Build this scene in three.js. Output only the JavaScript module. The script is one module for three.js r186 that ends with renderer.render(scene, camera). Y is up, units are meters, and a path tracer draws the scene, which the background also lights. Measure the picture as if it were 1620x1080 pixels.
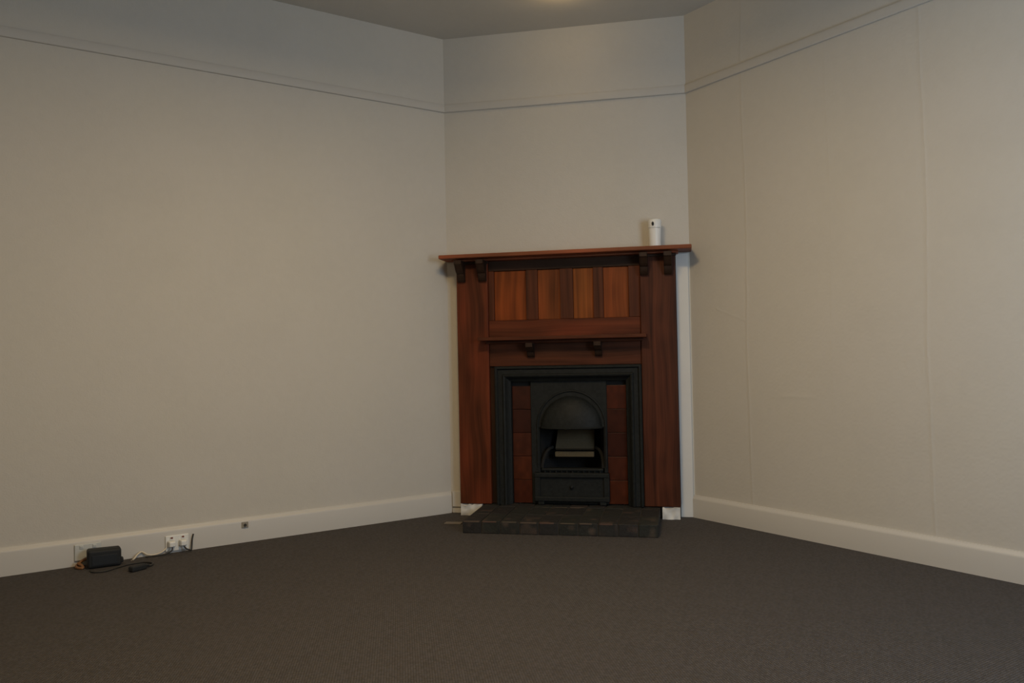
import * as THREE from 'three';
import { RoundedBoxGeometry } from 'three/addons/geometries/RoundedBoxGeometry.js';
import { mergeGeometries, toCreasedNormals } from 'three/addons/utils/BufferGeometryUtils.js';
import { RectAreaLightUniformsLib } from 'three/addons/lights/RectAreaLightUniformsLib.js';

// ------------------------------------------------------------------ camera, sky, daylight, exposure
const scene = new THREE.Scene();
const camera = new THREE.PerspectiveCamera(45.045, 1620 / 1080, 0.05, 60);
camera.position.set(0.2022, 0.9909, 5.1078);
camera.rotation.set(0.0180, 0.2010, -0.0196, 'YXZ');
scene.add(camera);

const renderer = new THREE.WebGLRenderer({ antialias: true });
renderer.toneMapping = THREE.LinearToneMapping;
renderer.toneMappingExposure = 1.0;
renderer.shadowMap.enabled = true;

const SKY = new THREE.Color().setRGB(0.71, 0.92, 1.18);          // overcast daylight outside the window
scene.background = SKY.clone();
scene.backgroundIntensity = 1.0;

// plan of the room: a rectangle whose far corner is cut off by the chimney breast (plane z = 0)
const HC = 3.05, aL = 0.8011, aR = 0.7786;
const L0 = [-1.2565, 0], R0 = [0.2717, 0];
const eL = [-Math.cos(aL), Math.sin(aL)], nL = [Math.sin(aL), Math.cos(aL)];
const eR = [Math.cos(aR), Math.sin(aR)], nR = [-Math.sin(aR), Math.cos(aR)];
const DA = 5.0, DB = 4.2;                                        // depth of the room from the left and from the right wall
const dot = (a, b) => a[0] * b[0] + a[1] * b[1];
const along = (o, e, t, n, d = 0) => [o[0] + e[0] * t + (n ? n[0] * d : 0), o[1] + e[1] * t + (n ? n[1] * d : 0)];
const lenL = (DB - dot(nR, [L0[0] - R0[0], L0[1] - R0[1]])) / dot(nR, eL);
const lenR = (DA - dot(nL, [R0[0] - L0[0], R0[1] - L0[1]])) / dot(nL, eR);
const cLB = along(L0, eL, lenL), cRA = along(R0, eR, lenR);
// corner between the two walls behind the camera
const cAB = (() => {
  const t = (DB - dot(nR, [cRA[0] - R0[0], cRA[1] - R0[1]])) / dot(nR, eL);
  return along(cRA, eL, t);
})();

RectAreaLightUniformsLib.init();
// the window stands in the wall facing the left wall
const WIN = { t0: -0.25, t1: 0.90, y0: 0.70, y1: 2.15 };
{
  const w = WIN.t1 - WIN.t0, h = WIN.y1 - WIN.y0;
  const day = new THREE.RectAreaLight(new THREE.Color().setRGB(0.71, 0.92, 1.18), 7.2, w - 0.1, h - 0.1);
  const c = along(L0, eL, (WIN.t0 + WIN.t1) / 2, nL, DA - 0.012);
  day.position.set(c[0], (WIN.y0 + WIN.y1) / 2, c[1]);
  day.lookAt(c[0] - nL[0], (WIN.y0 + WIN.y1) / 2, c[1] - nL[1]);
  day.name = 'window_daylight';
  scene.add(day);
}

// ------------------------------------------------------------------ helpers
let seed = 12345;
const rnd = () => { seed = (seed * 1664525 + 1013904223) >>> 0; return seed / 4294967296; };
const rr = (a, b) => a + (b - a) * rnd();
const lin = (r, g, b) => new THREE.Color().setRGB(r, g, b);

function hash(x, y, s) { let h = Math.imul(x, 374761393) ^ Math.imul(y, 668265263) ^ Math.imul(s, 2147483647 - 71); h = Math.imul(h ^ (h >>> 13), 1274126177); return ((h ^ (h >>> 16)) >>> 0) / 4294967296; }
function vnoise(x, y, px, py, s) {                                // tileable value noise
  const xi = Math.floor(x), yi = Math.floor(y), fx = x - xi, fy = y - yi, m = (a, n) => ((a % n) + n) % n;
  const u = fx * fx * (3 - 2 * fx), v = fy * fy * (3 - 2 * fy);
  const a = hash(m(xi, px), m(yi, py), s), b = hash(m(xi + 1, px), m(yi, py), s), c = hash(m(xi, px), m(yi + 1, py), s), d = hash(m(xi + 1, px), m(yi + 1, py), s);
  return a + (b - a) * u + (c - a) * v + (a - b - c + d) * u * v;
}
function tex(n, m, fn, srgb, metresX = 1, metresY = 1) {
  const data = new Uint8Array(n * m * 4);
  for (let j = 0; j < m; j++) for (let i = 0; i < n; i++) {
    const c = fn(i / n, j / m), k = (j * n + i) * 4, a = Array.isArray(c) ? c : [c, c, c];
    for (let q = 0; q < 3; q++) {
      let v = Math.min(1, Math.max(0, a[q]));
      if (srgb) v = v <= 0.0031308 ? v * 12.92 : 1.055 * Math.pow(v, 1 / 2.4) - 0.055;
      data[k + q] = Math.round(v * 255);
    }
    data[k + 3] = 255;
  }
  const t = new THREE.DataTexture(data, n, m, THREE.RGBAFormat);
  t.wrapS = t.wrapT = THREE.RepeatWrapping; t.magFilter = THREE.LinearFilter; t.minFilter = THREE.LinearMipmapLinearFilter; t.generateMipmaps = true;
  if (srgb) t.colorSpace = THREE.SRGBColorSpace;
  t.repeat.set(1 / metresX, 1 / metresY);
  t.needsUpdate = true;
  return t;
}
// uv in metres by box projection; grain = axis ('x' or 'y' or 'z') that v runs along
function boxUV(g, grain = 'y', off = [0, 0]) {
  const p = g.attributes.position, n = g.attributes.normal, uv = new Float32Array(p.count * 2);
  for (let i = 0; i < p.count; i++) {
    const P = { x: p.getX(i), y: p.getY(i), z: p.getZ(i) }, N = { x: Math.abs(n.getX(i)), y: Math.abs(n.getY(i)), z: Math.abs(n.getZ(i)) };
    const main = N.z >= N.x && N.z >= N.y ? 'z' : N.y >= N.x ? 'y' : 'x';
    const ax = ['x', 'y', 'z'].filter((a) => a !== main);
    let [a, b] = ax;
    if (a === grain) [a, b] = [b, a];
    uv[i * 2] = P[a] + off[0]; uv[i * 2 + 1] = P[b] + off[1];
  }
  g.setAttribute('uv', new THREE.BufferAttribute(uv, 2));
  return g;
}
function box(x0, x1, y0, y1, z0, z1, r = 0.003, grain = 'y') {
  const w = x1 - x0, h = y1 - y0, d = z1 - z0;
  const g = new RoundedBoxGeometry(w, h, d, 2, Math.min(r, w / 2.1, h / 2.1, d / 2.1));
  g.translate((x0 + x1) / 2, (y0 + y1) / 2, (z0 + z1) / 2);
  return boxUV(g, grain, [rnd() * 3, rnd() * 3]);
}
const merge = (list) => mergeGeometries(list.map((g) => { const q = g.index ? g.toNonIndexed() : g; for (const k of Object.keys(q.attributes)) if (!['position', 'normal', 'uv'].includes(k)) q.deleteAttribute(k); return q; }));
function part(name, geo, mat, parent = scene) {
  const m = new THREE.Mesh(Array.isArray(geo) ? merge(geo) : geo, mat);
  m.name = name; m.castShadow = m.receiveShadow = true; parent.add(m); return m;
}
function thing(name, label, category, group) { const o = new THREE.Group(); o.name = name; o.userData = { label, category }; if (group) o.userData.group = group; scene.add(o); return o; }
function tag(o, label, category, group) { o.userData = { label, category }; if (group) o.userData.group = group; return o; }
function struct(o, label, category) { o.userData = { kind: 'structure', label, category }; return o; }
function tube(pts, r, seg = 40, rad = 8) { return boxUV(new THREE.TubeGeometry(new THREE.CatmullRomCurve3(pts.map((p) => new THREE.Vector3(...p))), seg, r, rad)); }

// ------------------------------------------------------------------ materials
const wallGrain = tex(512, 512, (u, v) => {
  const a = vnoise(u * 128, v * 128, 128, 128, 3), b = vnoise(u * 40, v * 40, 40, 40, 4), c = vnoise(u * 6, v * 6, 6, 6, 5);
  return 0.5 + 0.3 * (a - 0.5) + 0.25 * (b - 0.5) + 0.35 * (c - 0.5);
}, false, 0.6, 0.6);
const wallTint = tex(256, 256, (u, v) => {
  const m = 0.975 + 0.03 * vnoise(u * 9, v * 9, 9, 9, 11) + 0.02 * (vnoise(u * 60, v * 60, 60, 60, 12) - 0.5);
  return [m, m, m * (0.985 + 0.02 * vnoise(u * 5, v * 5, 5, 5, 13))];
}, true, 1.7, 1.7);
const paintWall = new THREE.MeshStandardMaterial({ color: lin(0.58, 0.548, 0.485), roughness: 0.75, map: wallTint, bumpMap: wallGrain, bumpScale: 0.0012 });
const paintCeiling = new THREE.MeshStandardMaterial({ color: lin(0.58, 0.548, 0.485), roughness: 0.8, map: wallTint });
const paintTrim = new THREE.MeshStandardMaterial({ color: lin(0.585, 0.56, 0.51), roughness: 0.45 });
const paintRail = new THREE.MeshStandardMaterial({ color: lin(0.55, 0.525, 0.475), roughness: 0.6 });
const paintWhite = new THREE.MeshStandardMaterial({ color: lin(0.70, 0.685, 0.64), roughness: 0.55, map: wallTint });

// the right wall's lining paper: seams, a lifted edge and a scratch stand proud by a fraction of a millimetre
const rightRelief = tex(1024, 768, (u, v) => {
  const x = u * 4, y = v * 3;
  let h = 0.4 + 0.12 * (vnoise(u * 400, v * 300, 400, 300, 21) - 0.5) + 0.3 * (vnoise(u * 14, v * 10, 14, 10, 22) - 0.5);
  const seam = (xs, w, a) => { const d = x - xs - 0.02 * (vnoise(v * 9, 0.5, 9, 1, 23) - 0.5); h += a * Math.exp(-(d * d) / (w * w)); if (d > 0 && d < 0.25) h += a * 0.5 * (1 - d / 0.25); };
  seam(0.43, 0.008, 0.22); seam(0.97, 0.006, 0.08); seam(1.47, 0.009, 0.2);
  if (x > 0.6 && x < 0.87) { const d = y - 0.745; h += 0.3 * Math.exp(-(d * d) / 0.00012) * Math.sin(Math.PI * (x - 0.6) / 0.27); }
  if (x > 0.2 && x < 0.42) { const d = y - (1.243 - (x - 0.2) * 0.36); h += 0.2 * Math.exp(-(d * d) / 0.00006); }
  return h;
}, false, 4, 3);
const paperRight = new THREE.MeshStandardMaterial({ color: lin(0.58, 0.548, 0.485), roughness: 0.75, map: wallTint, bumpMap: rightRelief, bumpScale: 0.0036 });

// cut-and-loop carpet: rows of small loops about a centimetre apart, flecked brown and grey
const loop = (u, v) => { const a = u * 32, b = v * 32, row = Math.floor(b), x = a + (row % 2) * 0.5; const dx = (x - Math.floor(x)) - 0.5, dy = (b - row) - 0.5; return Math.max(0, 1 - 3.4 * (dx * dx * 1.1 + dy * dy)); };
const carpetMap = tex(512, 512, (u, v) => {
  const l = loop(u, v), cx = Math.floor(u * 32 + (Math.floor(v * 32) % 2) * 0.5) % 32, cy = Math.floor(v * 32);
  const k = 0.55 + 0.5 * l + 0.3 * (hash(cx, cy, 31) - 0.5) + 0.2 * (vnoise(u * 128, v * 128, 128, 128, 33) - 0.5);
  const t = hash(cx, cy, 32);
  return [0.076 * k * (1 + 0.08 * t), 0.069 * k, 0.061 * k * (1.12 - 0.16 * t)];
}, true, 0.30, 0.30);
const carpetBump = tex(512, 512, (u, v) => 0.15 + 0.7 * loop(u, v) + 0.15 * vnoise(u * 128, v * 128, 128, 128, 34), false, 0.30, 0.30);
const carpet = new THREE.MeshStandardMaterial({ color: 0xffffff, roughness: 1, map: carpetMap, bumpMap: carpetBump, bumpScale: 0.004 });

function woodTex(r, g, b, s, amt) {
  return tex(512, 512, (u, v) => {
    const warp = 0.06 * vnoise(u * 4, v * 3, 4, 3, s) ;
    const fine = vnoise((u + warp) * 90, v * 4, 90, 4, s + 1), mid = vnoise((u + warp) * 24, v * 2, 24, 2, s + 2), big = vnoise(u * 5, v * 3, 5, 3, s + 3), blot = vnoise(u * 9, v * 9, 9, 9, s + 4);
    const k = 1 + amt * (0.5 * (fine - 0.5) + 0.9 * (mid - 0.5) + 0.7 * (big - 0.5) + 0.4 * (blot - 0.5));
    const w = 1 + 0.25 * (big - 0.5);
    return [r * k * w, g * k, b * k];
  }, true, 0.5, 0.9);
}
const varnish = { roughness: 0.5, specularIntensity: 0.35 };
const woodDark = new THREE.MeshPhysicalMaterial({ map: woodTex(0.078, 0.022, 0.009, 41, 0.8), ...varnish });
const woodRed = new THREE.MeshPhysicalMaterial({ map: woodTex(0.112, 0.026, 0.009, 51, 0.7), ...varnish });
const woodBlack = new THREE.MeshPhysicalMaterial({ map: woodTex(0.034, 0.017, 0.010, 57, 0.6), ...varnish });
const woodShelf = new THREE.MeshPhysicalMaterial({ map: woodTex(0.23, 0.068, 0.03, 61, 0.5), ...varnish });
const woodPanels = [[0.19, 0.044, 0.008], [0.165, 0.042, 0.009], [0.20, 0.055, 0.010], [0.165, 0.042, 0.009]].map((c, i) => new THREE.MeshPhysicalMaterial({ map: woodTex(...c, 71 + i * 7, 0.7), ...varnish }));
const ironTex = tex(256, 256, (u, v) => { const k = 0.75 + 0.5 * vnoise(u * 20, v * 20, 20, 20, 91) + 0.3 * (vnoise(u * 70, v * 70, 70, 70, 92) - 0.5); return [0.012 * k, 0.0135 * k, 0.0125 * k]; }, true, 0.3, 0.3);
const ironBump = tex(256, 256, (u, v) => 0.5 * vnoise(u * 60, v * 60, 60, 60, 93) + 0.5 * vnoise(u * 24, v * 24, 24, 24, 94), false, 0.3, 0.3);
const iron = new THREE.MeshPhysicalMaterial({ map: ironTex, roughness: 0.6, specularIntensity: 0.45, metalness: 0.0, bumpMap: ironBump, bumpScale: 0.0006 });
const soot = new THREE.MeshStandardMaterial({ color: lin(0.010, 0.0095, 0.0085), roughness: 0.95 });
const fireclay = new THREE.MeshStandardMaterial({ color: lin(0.10, 0.08, 0.045), roughness: 0.95, bumpMap: ironBump, bumpScale: 0.002 });
const blackPlastic = new THREE.MeshStandardMaterial({ color: lin(0.009, 0.0105, 0.0115), roughness: 0.7 });
const darkCable = new THREE.MeshStandardMaterial({ color: lin(0.03, 0.027, 0.022), roughness: 0.6 });
const tanCable = new THREE.MeshStandardMaterial({ color: lin(0.22, 0.10, 0.035), roughness: 0.6 });
const whitePlastic = new THREE.MeshStandardMaterial({ color: lin(0.78, 0.78, 0.74), roughness: 0.35 });
const greyPlastic = new THREE.MeshStandardMaterial({ color: lin(0.56, 0.57, 0.54), roughness: 0.4 });
const redDot = new THREE.MeshStandardMaterial({ color: lin(0.16, 0.04, 0.025), roughness: 0.5 });
const glass = new THREE.MeshPhysicalMaterial({ color: 0xffffff, transmission: 1, thickness: 0, roughness: 0.02, ior: 1.5 });

// ------------------------------------------------------------------ the room
// a wall from plan point a to plan point b; t runs from a, outward is the side away from the room
function wallGeo(a, b, outward, thick, holes = [], ext0 = 0, ext1 = 0, h = HC) {
  const len = Math.hypot(b[0] - a[0], b[1] - a[1]), e = [(b[0] - a[0]) / len, (b[1] - a[1]) / len];
  const s = new THREE.Shape(); s.moveTo(-ext0, 0); s.lineTo(len + ext1, 0); s.lineTo(len + ext1, h); s.lineTo(-ext0, h); s.closePath();
  for (const [x0, x1, y0, y1] of holes) { const p = new THREE.Path(); p.moveTo(x0, y0); p.lineTo(x0, y1); p.lineTo(x1, y1); p.lineTo(x1, y0); p.closePath(); s.holes.push(p); }
  const g = new THREE.ExtrudeGeometry(s, { depth: thick, bevelEnabled: false });
  // local x -> e, local y -> up, local z -> outward
  const m = new THREE.Matrix4().makeBasis(new THREE.Vector3(e[0], 0, e[1]), new THREE.Vector3(0, 1, 0), new THREE.Vector3(outward[0], 0, outward[1]));
  m.setPosition(a[0], 0, a[1]);
  g.applyMatrix4(m);
  if (m.determinant() < 0) { const q = g.toNonIndexed ? g : g; const p = q.attributes; for (const k of ['position', 'normal', 'uv']) { const at = p[k], n = at.itemSize; for (let i = 0; i < at.count; i += 3) for (let c = 0; c < n; c++) { const A = (i + 1) * n + c, B = (i + 2) * n + c, t = at.array[A]; at.array[A] = at.array[B]; at.array[B] = t; } } }
  return g;
}
const T = 0.12;
struct(part('wall_left', wallGeo(L0, cLB, [-nL[0], -nL[1]], T, [], 0.05, T), paintWall), 'long cream wall with skirting board and power points', 'wall');
struct(part('wall_back', wallGeo(L0, R0, [0, -1], T, [[0.375, 1.166, 0.08, 0.86]], 0, 0), paintWall), 'narrow cream chimney breast cut across the corner behind the mantelpiece', 'wall');
struct(part('wall_right', wallGeo(R0, cRA, [-nR[0], -nR[1]], T, [], 0.05, T), paperRight), 'cream papered wall with faint vertical paper seams', 'wall');
{
  const q = lenR === lenR ? dot(eL, [cRA[0] - L0[0], cRA[1] - L0[1]]) : 0;   // where this wall starts along the left wall's direction
  struct(part('wall_window', wallGeo(cRA, cAB, nL, T, [[WIN.t0 - q, WIN.t1 - q, WIN.y0, WIN.y1]], T, T), paintWall), 'cream wall with the sash window facing the power points', 'wall');
}
struct(part('wall_near', wallGeo(cLB, cAB, nR, T, [], T, T), paintWall), 'plain cream wall facing the papered wall', 'wall');
{
  const plan = [L0, R0, cRA, cAB, cLB];
  const grow = (k) => { const cx = plan.reduce((s, p) => s + p[0], 0) / 5, cz = plan.reduce((s, p) => s + p[1], 0) / 5; return plan.map((p) => { const d = Math.hypot(p[0] - cx, p[1] - cz); return [p[0] + (p[0] - cx) / d * k, p[1] + (p[1] - cz) / d * k]; }); };
  const slab = (y0, y1, k) => {
    const s = new THREE.Shape(); grow(k).forEach((p, i) => (i ? s.lineTo(p[0], -p[1]) : s.moveTo(p[0], -p[1])));
    const g = new THREE.ExtrudeGeometry(s, { depth: y1 - y0, bevelEnabled: false }); g.rotateX(-Math.PI / 2); g.translate(0, y0, 0); return g;
  };
  const fl = slab(-0.12, 0, 0.2);
  // carpet rows run parallel to the left wall
  { const p = fl.attributes.position, uv = fl.attributes.uv; for (let i = 0; i < p.count; i++) { const d = [p.getX(i), p.getZ(i)]; uv.setXY(i, dot(d, eL), dot(d, nL)); } }
  struct(part('floor', fl, carpet), 'dark brown-grey loop pile carpet', 'floor');
  struct(part('ceiling', slab(HC, HC + 0.12, 0.2), paintCeiling), 'plain cream painted ceiling', 'ceiling');
}

// a moulding run: profile [[out from wall, height], ...] swept from plan point a to b, mitred by angle at both ends
function mouldGeo(a, b, inward, prof, m0 = 0, m1 = 0) {
  const len = Math.hypot(b[0] - a[0], b[1] - a[1]), e = [(b[0] - a[0]) / len, (b[1] - a[1]) / len], pos = [], uv = [];
  const P = (q, end) => { const t = end ? len + m1 * q[0] : m0 * q[0]; return [a[0] + e[0] * t + inward[0] * q[0], q[1], a[1] + e[1] * t + inward[1] * q[0], t]; };
  const tri = (...v) => { for (const x of v) { pos.push(x[0], x[1], x[2]); uv.push(x[3], x[1]); } };
  const flip = e[0] * inward[1] - e[1] * inward[0] > 0;
  for (let i = 0; i < prof.length; i++) {
    const q = prof[i], r = prof[(i + 1) % prof.length], A = P(q, 0), B = P(q, 1), C = P(r, 1), D = P(r, 0);
    if (flip) { tri(A, C, B); tri(A, D, C); } else { tri(A, B, C); tri(A, C, D); }
  }
  const tri2 = THREE.ShapeUtils.triangulateShape(prof.map((q) => new THREE.Vector2(q[0], q[1])), []);
  for (const [i, j, k] of tri2) { tri(P(prof[i], 0), P(prof[j], 0), P(prof[k], 0)); tri(P(prof[i], 1), P(prof[k], 1), P(prof[j], 1)); }
  const g = new THREE.BufferGeometry();
  g.setAttribute('position', new THREE.Float32BufferAttribute(pos, 3)); g.setAttribute('uv', new THREE.Float32BufferAttribute(uv, 2));
  g.computeVertexNormals();
  return toCreasedNormals(g, 0.6);
}
const skirt = [[0, 0], [0.020, 0], [0.020, 0.108], [0.0185, 0.116], [0.014, 0.122], [0.009, 0.127], [0.007, 0.133], [0, 0.133]];
const RAIL = 2.571;
const rail = [[0, RAIL], [0.012, RAIL], [0.0150, RAIL + 0.004], [0.0155, RAIL + 0.020], [0.0150, RAIL + 0.044], [0.0135, RAIL + 0.049], [0.0125, RAIL + 0.050], [0, RAIL + 0.050]];
const MIT = 0.41;
struct(part('baseboard_left', mouldGeo(L0, cLB, nL, skirt, MIT, -0.0), paintTrim), 'cream skirting board below the long wall with the power points', 'skirting board');
struct(part('baseboard_right', mouldGeo(R0, cRA, nR, skirt, 0, 0), paintTrim), 'cream skirting board below the papered wall', 'skirting board');
struct(part('trim_1', mouldGeo(L0, cLB, nL, rail, MIT, 0), paintRail), 'thin cream picture rail on the long wall with power points', 'picture rail');
struct(part('trim_2', mouldGeo(L0, R0, [0, 1], rail, MIT, -MIT), paintRail), 'thin cream picture rail across the chimney breast', 'picture rail');
struct(part('trim_3', mouldGeo(R0, cRA, nR, rail, MIT, 0), paintRail), 'thin cream picture rail on the papered wall', 'picture rail');
// skirting beside the mantelpiece: a lower bead, an open gap, then the board
{
  const g = new THREE.Group(); g.name = 'baseboard_back'; scene.add(g); struct(g, 'short painted skirting piece left of the mantelpiece with open gap near floor', 'skirting board');
  part('board', box(L0[0] + 0.012, -1.176, 0.038, 0.136, 0, 0.016, 0.003), paintTrim, g);
  part('floor_bead', box(L0[0] + 0.012, -1.176, 0, 0.028, 0, 0.016, 0.003), paintTrim, g);
}
struct(part('trim_4', box(0.188, 0.262, 0.0, 1.595, 0, 0.014, 0.002), paintWhite), 'white painted upright board between mantelpiece and papered wall', 'trim board');

// the window facing the left wall (outside the frame): frame, sashes, glazing, sill
{
  const W = new THREE.Group(); W.name = 'window_1'; scene.add(W); struct(W, 'white sash window lighting the room', 'window');
  const c = along(L0, eL, WIN.t0, nL, DA);
  W.position.set(c[0], 0, c[1]); W.rotation.y = Math.atan2(-eL[1], eL[0]);   // local x along eL, local z away from the room or into it
  const w = WIN.t1 - WIN.t0, y0 = WIN.y0, y1 = WIN.y1, ym = (y0 + y1) / 2;
  const inw = new THREE.Vector3(0, 0, 1).applyEuler(W.rotation), sgn = inw.x * nL[0] + inw.z * nL[1] > 0 ? 1 : -1;   // outward sign of local z
  const B = (x0, x1, a, b, d0, d1) => box(x0, x1, a, b, Math.min(d0 * sgn, d1 * sgn), Math.max(d0 * sgn, d1 * sgn), 0.004);
  part('window_frame', [B(0.001, 0.04, y0 + 0.001, y1 - 0.001, 0.02, 0.11), B(w - 0.04, w - 0.001, y0 + 0.001, y1 - 0.001, 0.02, 0.11), B(0.04, w - 0.04, y1 - 0.04, y1 - 0.001, 0.02, 0.11), B(0.04, w - 0.04, y0 + 0.001, y0 + 0.04, 0.02, 0.11)], paintWhite, W);
  for (const [a, b, d] of [[y0 + 0.04, ym + 0.02, 0.03], [ym - 0.02, y1 - 0.04, 0.065]]) {
    const s = part('sash', [B(0.04, 0.08, a, b, d, d + 0.035), B(w - 0.08, w - 0.04, a, b, d, d + 0.035), B(0.08, w - 0.08, a, a + 0.045, d, d + 0.035), B(0.08, w - 0.08, b - 0.045, b, d, d + 0.035)], paintWhite, W);
    part('pane', B(0.08, w - 0.08, a + 0.045, b - 0.045, d + 0.015, d + 0.019), glass, s);
  }
  part('window_sill', B(-0.05, w + 0.05, y0 - 0.03, y0 - 0.001, -0.06, -0.001), paintWhite, W);
}

// ------------------------------------------------------------------ mantelpiece
const SX0 = -1.172, SX1 = 0.186, JL = -0.971, JR = -0.026;
{
  const M = thing('mantelpiece', 'tall dark stained wooden mantelpiece with four orange panels and two shelves', 'mantelpiece');
  const tl = (p, l) => { p.userData.label = l; return p; };
  part('jamb', box(SX0, JL, 0.0725, 1.60, 0, 0.085, 0.004), woodRed, M);
  part('jamb', box(JR, SX1, 0.0725, 1.60, 0, 0.085, 0.004), woodDark, M);
  part('slip', box(JL + 0.001, -0.938, 0.0725, 0.929, 0, 0.055, 0.002), woodBlack, M);
  part('back_board', box(JL, JR, 0.93, 1.60, 0.0, 0.03, 0.001, 'x'), woodDark, M);
  // frieze under the top shelf
  part('frieze', box(JL + 0.001, JR - 0.001, 1.528, 1.60, 0.03, 0.062, 0.003, 'x'), woodBlack, M);
  // stiles and the four panels between them
  const px = [[-0.935, -0.731], [-0.657, -0.517], [-0.436, -0.311], [-0.250, -0.096]];
  const edges = [JL + 0.001, ...px.flat(), JR - 0.001];
  for (let i = 0; i < edges.length; i += 2) part('stile', box(edges[i], edges[i + 1], 1.217, 1.527, 0.03, 0.066, 0.003), woodDark, M);
  px.forEach(([a, b], i) => tl(part('panel', box(a + 0.0005, b - 0.0005, 1.2175, 1.5265, 0.03, 0.050, 0.002), woodPanels[i], M), 'orange-brown veneered panel'));
  part('lower_rail', box(JL + 0.001, JR - 0.001, 1.111, 1.2165, 0.03, 0.070, 0.003, 'x'), woodRed, M);
  part('apron', box(JL + 0.001, JR - 0.001, 0.93, 1.086, 0.03, 0.072, 0.003, 'x'), woodDark, M);
  // the narrow shelf over the fire
  part('lower_shelf', [box(-1.018, 0.010, 1.089, 1.111, 0.0725, 0.185, 0.004, 'x'), box(-0.985, -0.012, 1.070, 1.0888, 0.0725, 0.105, 0.004, 'x')], woodDark, M);
  // the top shelf
  part('top_shelf', [box(-1.254, 0.283, 1.602, 1.626, 0, 0.205, 0.006, 'x'), box(-1.19, 0.205, 1.5905, 1.602, 0.02, 0.12, 0.003, 'x')], woodShelf, M);
  // shaped brackets
  const bracket = (depth, height, w) => {
    const s = new THREE.Shape(); s.moveTo(0, 0); s.lineTo(depth, 0); s.lineTo(depth, -0.022);
    s.bezierCurveTo(depth * 0.8, -0.026, depth * 0.72, -height * 0.55, depth * 0.40, -height * 0.62);
    s.quadraticCurveTo(depth * 0.34, -height * 0.9, depth * 0.16, -height); s.lineTo(0, -height); s.closePath();
    const g = new THREE.ExtrudeGeometry(s, { depth: w, bevelEnabled: true, bevelSize: 0.0015, bevelThickness: 0.0015, bevelSegments: 1, curveSegments: 8 });
    g.translate(0, 0, -w / 2); g.rotateY(-Math.PI / 2);                // shape x -> +z
    return boxUV(g);
  };
  const big = bracket(0.105, 0.125, 0.044), small = bracket(0.090, 0.085, 0.040);
  for (const x of [-1.135, -0.998, 0.001, 0.143]) part('bracket', big, woodBlack, M).position.set(x, 1.5900, 0.0865);
  for (const x of [-0.702, -0.285]) part('bracket', small, woodBlack, M).position.set(x, 1.0695, 0.0735);
  for (const o of [[SX0, JL], [JR, SX1]]) part('bed_mould', box(o[0] - 0.006, o[1] + 0.006, 1.574, 1.5895, 0.0855, 0.0965, 0.003, 'x'), woodBlack, M);
}
// rough white painted blocks that the jambs stand on
for (const [x0, x1, n, l] of [[-1.168, -1.031, 'plinth_block', 'rough white painted block under the jamb beside the power point wall'], [0.078, 0.183, 'plinth_block_001', 'rough white painted block under the jamb beside the papered wall']]) {
  const g = new THREE.BoxGeometry(x1 - x0, 0.072, 0.088, 18, 4, 6); g.translate((x0 + x1) / 2, 0.036, 0.045);
  const p = g.attributes.position;
  for (let i = 0; i < p.count; i++) {
    const x = p.getX(i), y = p.getY(i), z = p.getZ(i);
    if (y > 0.05 && z > 0.06) p.setY(i, y - 0.014 * vnoise(x * 60 + 40, 3, 999, 9, 101));
    if (z > 0.06) p.setZ(i, z + 0.012 * vnoise(x * 45 + 30, y * 40, 999, 99, 102));
  }
  g.computeVertexNormals();
  tag(part(n, boxUV(g), paintWhite), l, 'block');
}

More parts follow.
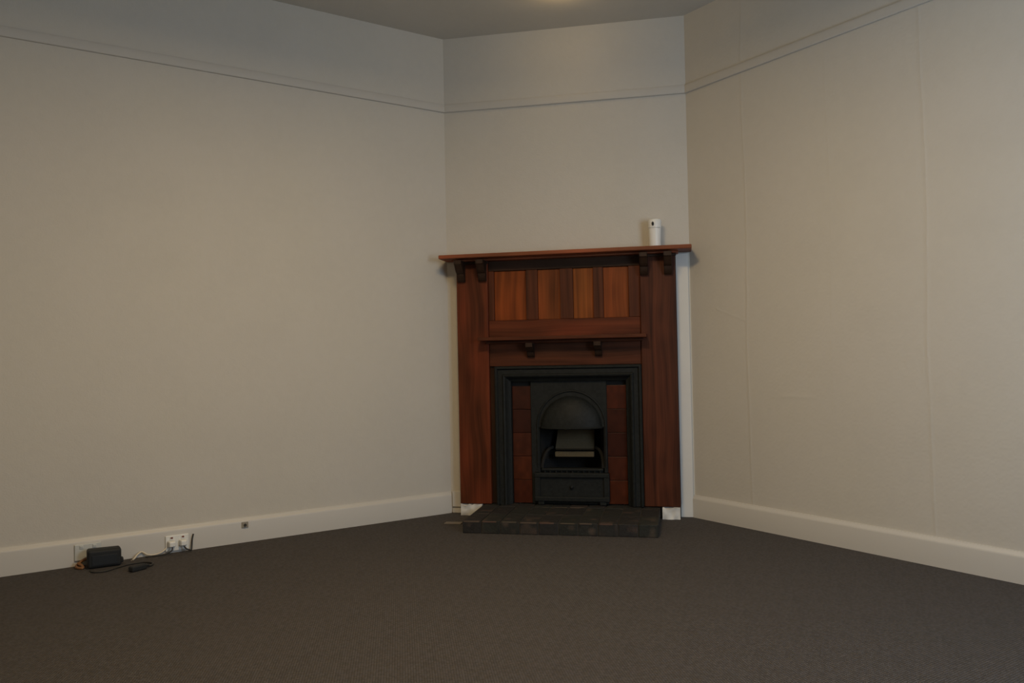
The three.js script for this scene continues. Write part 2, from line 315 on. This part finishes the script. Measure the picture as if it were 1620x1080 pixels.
// ------------------------------------------------------------------ cast-iron fireplace insert
{
  const F = thing('fireplace_insert', 'black cast iron fireplace insert with arched hood, grate and red tiled sides', 'fireplace');
  const X0 = -0.936, X1 = -0.028, YT = 0.929, YB = 0.0715, CX = (X0 + X1) / 2;
  // moulded frame on three sides, mitred
  const prof = [[0, 0.001], [0, 0.094], [0.006, 0.100], [0.014, 0.100], [0.020, 0.094], [0.022, 0.088], [0.048, 0.088], [0.052, 0.096], [0.058, 0.100], [0.066, 0.097], [0.072, 0.086], [0.080, 0.074], [0.090, 0.066], [0.096, 0.062], [0.098, 0.030]];
  {
    const path = (d) => [[X0 + d, YB], [X0 + d, YT - d], [X1 - d, YT - d], [X1 - d, YB]], pos = [];
    for (let i = 0; i + 1 < prof.length; i++) {
      const a = path(prof[i][0]), b = path(prof[i + 1][0]), za = prof[i][1], zb = prof[i + 1][1];
      for (let k = 0; k < 3; k++) {
        const A = [...a[k], za], B = [...a[k + 1], za], C = [...b[k + 1], zb], D = [...b[k], zb];
        pos.push(...A, ...B, ...C, ...A, ...C, ...D);
      }
    }
    const g = new THREE.BufferGeometry(); g.setAttribute('position', new THREE.Float32BufferAttribute(pos, 3));
    // wind the faces towards the room
    const n = new THREE.Vector3(), v = [0, 1, 2].map(() => new THREE.Vector3());
    g.computeVertexNormals();
    const nz = g.attributes.normal; let s = 0; for (let i = 0; i < nz.count; i++) s += nz.getZ(i);
    if (s < 0) { const p = g.attributes.position.array; for (let i = 0; i < p.length; i += 9) for (let c = 0; c < 3; c++) { const t = p[i + 3 + c]; p[i + 3 + c] = p[i + 6 + c]; p[i + 6 + c] = t; } g.computeVertexNormals(); }
    part('frame', boxUV(toCreasedNormals(g, 0.5)), iron, F);
  }
  // tiles: five to a side, each its own piece
  const IX0 = X0 + 0.098, IX1 = X1 - 0.098, PL0 = -0.716, PL1 = -0.248, TH = 0.1435;
  {
    const s = new THREE.Shape(); s.moveTo(X0 + 0.01, YB); s.lineTo(X1 - 0.01, YB); s.lineTo(X1 - 0.01, YT - 0.01); s.lineTo(X0 + 0.01, YT - 0.01); s.closePath();
    const h = new THREE.Path(); h.moveTo(-0.672, 0.085); h.lineTo(-0.672, 0.59); h.lineTo(-0.258, 0.59); h.lineTo(-0.258, 0.085); h.closePath(); s.holes.push(h);
    const g = new THREE.ExtrudeGeometry(s, { depth: 0.021, bevelEnabled: false }); g.translate(0, 0, 0.002);
    part('tile_backing', boxUV(g), soot, F);
  }
  const glaze = [[0.062, 0.014, 0.006], [0.036, 0.009, 0.005], [0.075, 0.018, 0.007], [0.04, 0.010, 0.005], [0.06, 0.015, 0.007]].map((c, i) => new THREE.MeshPhysicalMaterial({ map: tex(64, 64, (u, v) => { const k = 0.75 + 0.5 * vnoise(u * 6, v * 4, 6, 4, 110 + i); return c.map((q) => q * k); }, true, 0.14, 0.14), roughness: 0.3, specularIntensity: 0.5 }));
  for (const [a, b, o] of [[IX0, PL0, 0], [PL1, IX1, 2]]) for (let k = 0; k < 5; k++) {
    part('tile', box(a + 0.001, b - 0.001, YB + 0.003 + k * (TH + 0.0025), YB + 0.003 + k * (TH + 0.0025) + TH, 0.024, 0.033 + rr(-0.0008, 0.0008), 0.002), glaze[(k * 2 + o) % 5], F);
  }
  // centre casting with its opening
  const OX0 = -0.668, OX1 = -0.264, OY0 = 0.105, OY1 = 0.548;
  {
    const s = new THREE.Shape(); s.moveTo(PL0, YB + 0.004); s.lineTo(PL1, YB + 0.004); s.lineTo(PL1, YT - 0.1); s.lineTo(PL0, YT - 0.1); s.closePath();
    const h = new THREE.Path(); h.moveTo(OX0, OY0); h.lineTo(OX0, OY1); h.lineTo(OX1, OY1); h.lineTo(OX1, OY0); h.closePath(); s.holes.push(h);
    const g = new THREE.ExtrudeGeometry(s, { depth: 0.02, bevelEnabled: true, bevelSize: 0.003, bevelThickness: 0.003, bevelSegments: 1 }); g.translate(0, 0, 0.022);
    part('centre_plate', boxUV(g), iron, F);
  }
  // raised bead around the opening and arch
  {
    const pts = [], cx = (OX0 + OX1) / 2, a = 0.212, h = 0.222;
    for (let i = 0; i <= 6; i++) pts.push([cx - a, 0.30 + (OY1 - 0.30) * i / 6, 0.046]);
    for (let i = 1; i < 24; i++) { const t = Math.PI * (1 - i / 24); pts.push([cx + a * Math.cos(t), OY1 + h * Math.sin(t), 0.046]); }
    for (let i = 6; i >= 0; i--) pts.push([cx + a, 0.30 + (OY1 - 0.30) * i / 6, 0.046]);
    part('arch_bead', tube(pts, 0.0065, 80, 8), iron, F);
    // bulging hood
    const g = new THREE.SphereGeometry(1, 36, 18, 0, Math.PI, 0, Math.PI / 2); g.scale(0.190, 0.195, 0.085); g.translate(cx, OY1 - 0.004, 0.043);
    const lip = box(cx - 0.19, cx + 0.19, OY1 - 0.012, OY1 - 0.002, 0.030, 0.060, 0.004);
    const lipCurve = []; for (let i = 0; i <= 20; i++) { const t = Math.PI * i / 20; lipCurve.push([cx - 0.190 * Math.cos(t), OY1 - 0.004, 0.043 + 0.085 * Math.sin(t)]); }
    part('hood', [boxUV(g), lip, tube(lipCurve, 0.005, 40, 8)], iron, F);
  }
  // firebox
  {
    const q = (list) => { const g = new THREE.BufferGeometry(), pos = []; for (const [a, b, c, d] of list) pos.push(...a, ...b, ...c, ...a, ...c, ...d); g.setAttribute('position', new THREE.Float32BufferAttribute(pos, 3)); g.computeVertexNormals(); return boxUV(g); };
    const bx0 = -0.60, bx1 = -0.332, zb = -0.24;
    part('firebox', q([
      [[OX0 - 0.02, 0.072, 0.02], [bx0, 0.072, zb], [bx0, 0.60, zb], [OX0 - 0.02, 0.60, 0.02]],
      [[OX1 + 0.02, 0.072, 0.02], [OX1 + 0.02, 0.60, 0.02], [bx1, 0.60, zb], [bx1, 0.072, zb]],
      [[bx0, 0.072, zb], [bx1, 0.072, zb], [bx1, 0.60, zb], [bx0, 0.60, zb]],
      [[OX0 - 0.02, 0.60, 0.02], [bx0, 0.60, zb], [bx1, 0.60, zb], [OX1 + 0.02, 0.60, 0.02]],
      [[OX0 - 0.02, 0.072, 0.02], [OX1 + 0.02, 0.072, 0.02], [bx1, 0.072, zb], [bx0, 0.072, zb]]]), soot, F);
    const sl = new THREE.BoxGeometry(0.246, 0.175, 0.02, 1, 1, 1); { const p = sl.attributes.position; for (let i = 0; i < p.count; i++) if (p.getY(i) > 0) p.setX(i, p.getX(i) * 0.93); }
    sl.rotateX(-0.62); sl.computeVertexNormals();
    const slab = part('fire_back', boxUV(sl), fireclay, F); slab.position.set(-0.462, 0.468, -0.13); slab.userData.label = 'pale sloping fireclay back';
    const bar = part('fireclay_lip', box(-0.585, -0.339, 0.352, 0.384, -0.085, -0.045, 0.004), fireclay, F);
    // grate bars and side cheeks
    part('grate_bar', box(OX0 + 0.01, OX1 - 0.01, 0.276, 0.292, 0.026, 0.044, 0.004), iron, F);
    for (let k = 0; k < 11; k++) { const x = OX0 + 0.03 + k * (OX1 - OX0 - 0.06) / 10; part('grate_bar', box(x - 0.005, x + 0.005, 0.105, 0.276, 0.028, 0.04, 0.003), iron, F); }
    part('grate_floor', box(OX0 + 0.01, OX1 - 0.01, 0.262, 0.275, -0.14, 0.024, 0.003), iron, F);
    for (const s of [-1, 1]) {
      const c = CX + 0.016; const pts = []; for (let i = 0; i <= 10; i++) { const t = i / 10; pts.push([c + s * (0.19 - 0.055 * t * t), 0.29 + 0.12 * Math.sin(t * 1.5), 0.03 - 0.10 * t]); }
      part('side_cheek', tube(pts, 0.010, 20, 8), soot, F);
    }
  }
  // ash cover in front of the grate
  {
    const A0 = -0.700, A1 = -0.236, B0 = 0.080, B1 = 0.268;
    const c = part('ash_cover', [box(A0 + 0.03, A1 - 0.03, B0 + 0.02, B1 - 0.02, 0.050, 0.062, 0.003), box(A0, A0 + 0.036, B0 + 0.012, B1, 0.046, 0.075, 0.006), box(A1 - 0.036, A1, B0 + 0.012, B1, 0.046, 0.075, 0.006), box(A0, A1, B1 - 0.03, B1, 0.046, 0.078, 0.006), box(A0, A1, B0 + 0.012, B0 + 0.042, 0.046, 0.080, 0.006)], iron, F);
    part('knob', (() => { const g = new THREE.SphereGeometry(0.011, 16, 10); g.translate((A0 + A1) / 2, 0.18, 0.071); return boxUV(g); })(), iron, c);
    for (const x of [A0 + 0.04, A1 - 0.04]) part('foot', box(x - 0.02, x + 0.02, 0.072, B0 + 0.014, 0.05, 0.075, 0.004), iron, c);
  }
}

// ------------------------------------------------------------------ brick hearth
{
  const Hh = thing('hearth', 'low raised hearth of dark brown bricks in front of the fireplace', 'hearth');
  const x0 = -1.024, x1 = 0.068, z1 = 0.602, top = 0.070;
  part('mortar_bed', box(x0 + 0.006, x1 - 0.006, 0, top - 0.006, 0.001, z1 - 0.006, 0.002), new THREE.MeshStandardMaterial({ color: lin(0.032, 0.028, 0.023), roughness: 0.95 }), Hh);
  const mats = [0, 1, 2, 3].map((i) => new THREE.MeshStandardMaterial({ map: tex(128, 128, (u, v) => {
    const n = vnoise(u * 10, v * 10, 10, 10, 130 + i), m = vnoise(u * 34, v * 34, 34, 34, 140 + i), w = vnoise(u * 5, v * 5, 5, 5, 150 + i);
    const k = 0.6 + 0.6 * n + 0.4 * (m - 0.5); const worn = Math.max(0, w - 0.62) * 2.2;
    return [0.014 * k + 0.06 * worn, (0.012 + 0.001 * i) * k + 0.034 * worn, 0.0105 * k + 0.022 * worn];
  }, true, 0.23, 0.23), roughness: 0.75, bumpMap: ironBump, bumpScale: 0.0012 }));
  const paleEdge = [[0.075, 0.052, 0.036], [0.060, 0.046, 0.030], [0.080, 0.044, 0.030]].map((c) => new THREE.MeshStandardMaterial({ color: lin(...c), roughness: 0.8 }));
  const N = 10, w = (x1 - x0) / N;
  const rows = [[0.374, z1], [0.138, 0.368], [0.002, 0.132]];
  rows.forEach(([za, zb], r) => { for (let k = 0; k < N; k++) {
    const a = x0 + k * w + 0.0025, b = x0 + (k + 1) * w - 0.0025, dy = rr(-0.003, 0), front = r === 0;
    const y0 = front ? 0.0 : 0.02;
    const br = part('brick', box(a, b, y0, top + dy, za + 0.002, zb - (front ? rr(0, 0.003) : 0), 0.005), mats[(k * 3 + r) % 4], Hh);
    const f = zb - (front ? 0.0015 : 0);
    if ((front && k < 8) || (r === 2 && (k === 4 || k === 5))) part('pale_edge', box(a + rr(0.002, 0.014), b - rr(0.002, 0.03), top + dy - 0.0085, top + dy + 0.0006, f - rr(0.006, 0.012), f + 0.0015, 0.003), paleEdge[(k * 5 + r) % 3], br);  // paler brown strip along the top front edge of some bricks
  } });
}

// ------------------------------------------------------------------ air freshener on the top shelf
{
  const A = thing('air_freshener', 'white upright spray air freshener standing on the top mantel shelf', 'air freshener');
  A.position.set(0.070, 1.6262, 0.085); A.scale.set(1.1, 1, 1.1);
  const ringGeo = (prof, depthK) => { const g = new THREE.LatheGeometry(prof.map((p) => new THREE.Vector2(p[0], p[1])), 40); g.scale(1, 1, depthK); return boxUV(g); };
  part('body', ringGeo([[0, 0], [0.029, 0], [0.0315, 0.003], [0.0322, 0.05], [0.0338, 0.11], [0.0345, 0.118]], 0.9), whitePlastic, A);
  part('cap', ringGeo([[0.0338, 0.1195], [0.0350, 0.1205], [0.0362, 0.155], [0.0355, 0.166], [0.031, 0.172], [0.02, 0.1745], [0, 0.175]], 0.9), whitePlastic, A);
  const noz = new THREE.CylinderGeometry(0.0062, 0.0062, 0.008, 20); noz.rotateX(Math.PI / 2); noz.scale(1, 2.0, 1); noz.rotateY(-0.25); noz.translate(-0.0085, 0.142, 0.0300);
  part('spray_hole', boxUV(noz), blackPlastic, A).userData.label = 'dark oval spray opening';
}

// ------------------------------------------------------------------ power points and leads along the left wall
// local frame of the left wall: x runs towards the corner, y up, z out of the skirting face
function onLeft(o, t, y, d) { const c = along(L0, eL, t, nL, d); o.position.set(c[0], y, c[1]); o.rotation.y = Math.atan2(eL[1], -eL[0]); return o; }
const LW = (t, y, d) => { const c = along(L0, eL, t, nL, d); return [c[0], y, c[1]]; };
const SK = 0.0201;
function powerPoint(name, label, w, h, mat, dots) {
  const P = thing(name, label, 'power point', undefined);
  part('face_plate', box(-w / 2, w / 2, -h / 2, h / 2, 0, 0.009, 0.004), mat, P);
  for (const s of [-1, 1]) {
    const sw = part('switch', box(s * w * 0.24 - 0.009, s * w * 0.24 + 0.009, h * 0.22, h * 0.42, 0.009, 0.0125, 0.002), mat, P);
    part('switch_mark', box(s * w * 0.24 - 0.006, s * w * 0.24 + 0.006, h * 0.30, h * 0.41, 0.0125, 0.0145, 0.001), dots, sw);
  }
  return P;
}
onLeft(powerPoint('power_point', 'white double power point with two white plugs pushed in', 0.116, 0.082, whitePlastic, redDot), 1.672, 0.050, SK);
onLeft(powerPoint('power_point_001', 'pale grey double power point partly behind the black box', 0.120, 0.080, greyPlastic, greyPlastic), 2.090, 0.066, SK);
{
  const J = thing('aerial_socket', 'tiny dark square aerial socket on the skirting board', 'socket');
  part('plate', box(-0.018, 0.018, -0.016, 0.016, 0, 0.005, 0.002), new THREE.MeshStandardMaterial({ color: lin(0.30, 0.27, 0.21), roughness: 0.6 }), J);
  part('jack', (() => { const g = new THREE.CylinderGeometry(0.007, 0.007, 0.010, 16); g.rotateX(Math.PI / 2); g.translate(0, 0, 0.009); return boxUV(g); })(), darkCable, J);
  onLeft(J, 1.318, 0.096, SK);
}
function plug(name, label, t, leadPts, leadMat) {
  const P = thing(name, label, 'plug', undefined);
  const g = new RoundedBoxGeometry(0.040, 0.036, 0.034, 3, 0.007); { const p = g.attributes.position; for (let i = 0; i < p.count; i++) { const k = 1 - 0.25 * (p.getZ(i) + 0.017) / 0.034; p.setX(i, p.getX(i) * k); p.setY(i, p.getY(i) * k); } g.computeVertexNormals(); }
  g.translate(0, 0, 0.0175);
  part('plug_body', boxUV(g), whitePlastic, P);
  onLeft(P, t, 0.050, SK + 0.0092);
  P.updateMatrixWorld(true);
  const inv = P.matrixWorld.clone().invert();
  const l = part('lead', tube(leadPts.map((q) => new THREE.Vector3(...LW(...q)).applyMatrix4(inv).toArray()), 0.0038, 60, 8), leadMat, P);
  l.userData.label = leadMat === whitePlastic ? 'white lead' : 'dark lead';
  return P;
}
plug('plug', 'white plug with dark lead slanting down towards the black box', 1.702, [[1.702, 0.034, 0.058], [1.706, 0.022, 0.064], [1.73, 0.010, 0.066], [1.76, 0.005, 0.062], [1.80, 0.0045, 0.055], [1.83, 0.0045, 0.05]], darkCable);
plug('plug_001', 'white plug with dark lead bending towards the aerial socket', 1.645, [[1.645, 0.034, 0.058], [1.635, 0.020, 0.066], [1.615, 0.010, 0.060], [1.605, 0.008, 0.045], [1.60, 0.03, 0.034], [1.597, 0.06, 0.030], [1.590, 0.085, 0.0265]], darkCable);
tag(part('white_cord', tube([[1.725, 0.028, 0.026], [1.75, 0.012, 0.030], [1.79, 0.0045, 0.030], [1.82, 0.012, 0.034], [1.845, 0.028, 0.030], [1.865, 0.020, 0.036], [1.885, 0.0045, 0.055], [1.90, 0.0042, 0.08]].map((q) => LW(...q)), 0.0040, 70, 8), new THREE.MeshStandardMaterial({ color: lin(0.70, 0.62, 0.48), roughness: 0.5 })), 'cream cord trailing along the skirting between power points', 'cord');

// black box on the carpet, leaning lead and adapter
{
  const B = thing('black_box', 'small black plastic box with rounded corners lying against the skirting board', 'box');
  const g = new RoundedBoxGeometry(0.150, 0.084, 0.075, 4, 0.014);
  { const p = g.attributes.position; for (let i = 0; i < p.count; i++) { const x = p.getX(i), y = p.getY(i); if (y > 0) p.setY(i, y - 0.005 * Math.cos(x * 36) + (x < 0 ? 0.003 : 0)); } g.computeVertexNormals(); }
  g.translate(0, 0.042, 0);
  part('case', boxUV(g), blackPlastic, B);
  part('front_panel', box(-0.056, 0.056, 0.014, 0.062, 0.0370, 0.0400, 0.0015), new THREE.MeshStandardMaterial({ color: lin(0.009, 0.011, 0.013), roughness: 0.55 }), B);
  part('end_cap', box(0.073, 0.086, 0.010, 0.034, -0.018, 0.018, 0.005), blackPlastic, B);
  onLeft(B, 2.030, 0.0005, 0.105); B.rotation.y -= 0.06;
  tag(part('black_lead', tube([[2.10, 0.005, 0.175], [2.09, 0.005, 0.225], [2.04, 0.005, 0.235], [1.98, 0.005, 0.195], [1.92, 0.006, 0.165], [1.865, 0.006, 0.170], [1.83, 0.006, 0.215], [1.845, 0.007, 0.265], [1.865, 0.010, 0.283]].map((q) => LW(...q)), 0.0045, 90, 8), darkCable), 'thin dark lead curling over the carpet from the black box', 'lead');
  const D = thing('power_adapter', 'small black power adapter on the carpet beside the black box', 'adapter');
  part('case', boxUV(new RoundedBoxGeometry(0.080, 0.026, 0.036, 3, 0.007)), blackPlastic, D);
  part('lead_collar', (() => { const q = new THREE.CylinderGeometry(0.005, 0.007, 0.022, 14); q.rotateZ(Math.PI / 2); q.translate(0.048, 0, 0); return boxUV(q); })(), blackPlastic, D);
  onLeft(D, 1.912, 0.0135, 0.305); D.rotation.y += 0.45;
  tag(part('tan_cord', tube([[2.075, 0.040, 0.034], [2.115, 0.030, 0.045], [2.145, 0.010, 0.060], [2.145, 0.007, 0.090], [2.125, 0.007, 0.115], [2.125, 0.014, 0.090], [2.14, 0.022, 0.065]].map((q) => LW(...q)), 0.007, 60, 8), tanCable), 'short tan brown cord bunched at the end of the black box', 'cord');
}
// pale flat offcut on the carpet beside the hearth
tag(part('flat_offcut', box(-1.196, -1.094, 0.0004, 0.007, 0.325, 0.375, 0.002), new THREE.MeshStandardMaterial({ color: lin(0.17, 0.145, 0.115), roughness: 0.7 })), 'pale flat offcut lying on the carpet beside the hearth', 'offcut');

// ------------------------------------------------------------------ hanging panel light in the middle of the room, facing down
{
  const c0 = along(L0, eL, 0, nL, 2.45), k = (2.38 - dot(nR, [c0[0] - R0[0], c0[1] - R0[1]])) / dot(nR, eL), c = along(c0, eL, k), dy = -0.26;
  const O = thing('pendant_panel_light', 'square opal panel light hanging from the ceiling on two short rods', 'ceiling light');
  O.position.set(c[0], HC, c[1]); O.rotation.y = Math.PI / 4;
  part('tray', box(-0.32, 0.32, dy, dy + 0.05, -0.32, 0.32, 0.01), whitePlastic, O);
  for (const x of [-0.15, 0.15]) part('rod', box(x - 0.006, x + 0.006, dy + 0.05, -0.0005, -0.006, 0.006, 0.002), whitePlastic, O);
  part('diffuser', box(-0.30, 0.30, dy - 0.008, dy - 0.0005, -0.30, 0.30, 0.003), new THREE.MeshStandardMaterial({ color: 0xffffff, emissive: lin(1.0, 0.72, 0.42), emissiveIntensity: 1.2, roughness: 0.5 }), O);
  const l = new THREE.RectAreaLight(new THREE.Color().setRGB(1.0, 0.73, 0.40), 41, 0.60, 0.60); l.position.set(0, dy - 0.012, 0); l.rotation.x = -Math.PI / 2; l.name = 'panel_light_glow'; O.add(l);
}

// ------------------------------------------------------------------ warm lamp on the ceiling, just above the picture
{
  const Lm = thing('ceiling_lamp', 'small warm glowing bulb in a white ceiling batten holder', 'ceiling lamp');
  Lm.position.set(-0.41, HC, 0.57);
  const lathe = (p) => boxUV(new THREE.LatheGeometry(p.map((q) => new THREE.Vector2(q[0], q[1])), 32));
  part('holder', lathe([[0, -0.0005], [0.040, -0.0005], [0.040, -0.006], [0.030, -0.012], [0.014, -0.014], [0.014, -0.022], [0, -0.022]]), whitePlastic, Lm);
  const b = part('bulb', (() => { const g = new THREE.SphereGeometry(0.017, 24, 16); g.translate(0, -0.0395, 0); return boxUV(g); })(), new THREE.MeshStandardMaterial({ color: 0xffffff, emissive: lin(1.0, 0.72, 0.36), emissiveIntensity: 1.5, roughness: 0.4 }), Lm);
  const pl = new THREE.PointLight(new THREE.Color().setRGB(1.0, 0.68, 0.30), 0.15, 0, 2); pl.position.set(0, -0.0395, 0); pl.castShadow = true; pl.shadow.radius = 1.2; pl.name = 'bulb_light'; Lm.add(pl);
}

renderer.render(scene, camera);
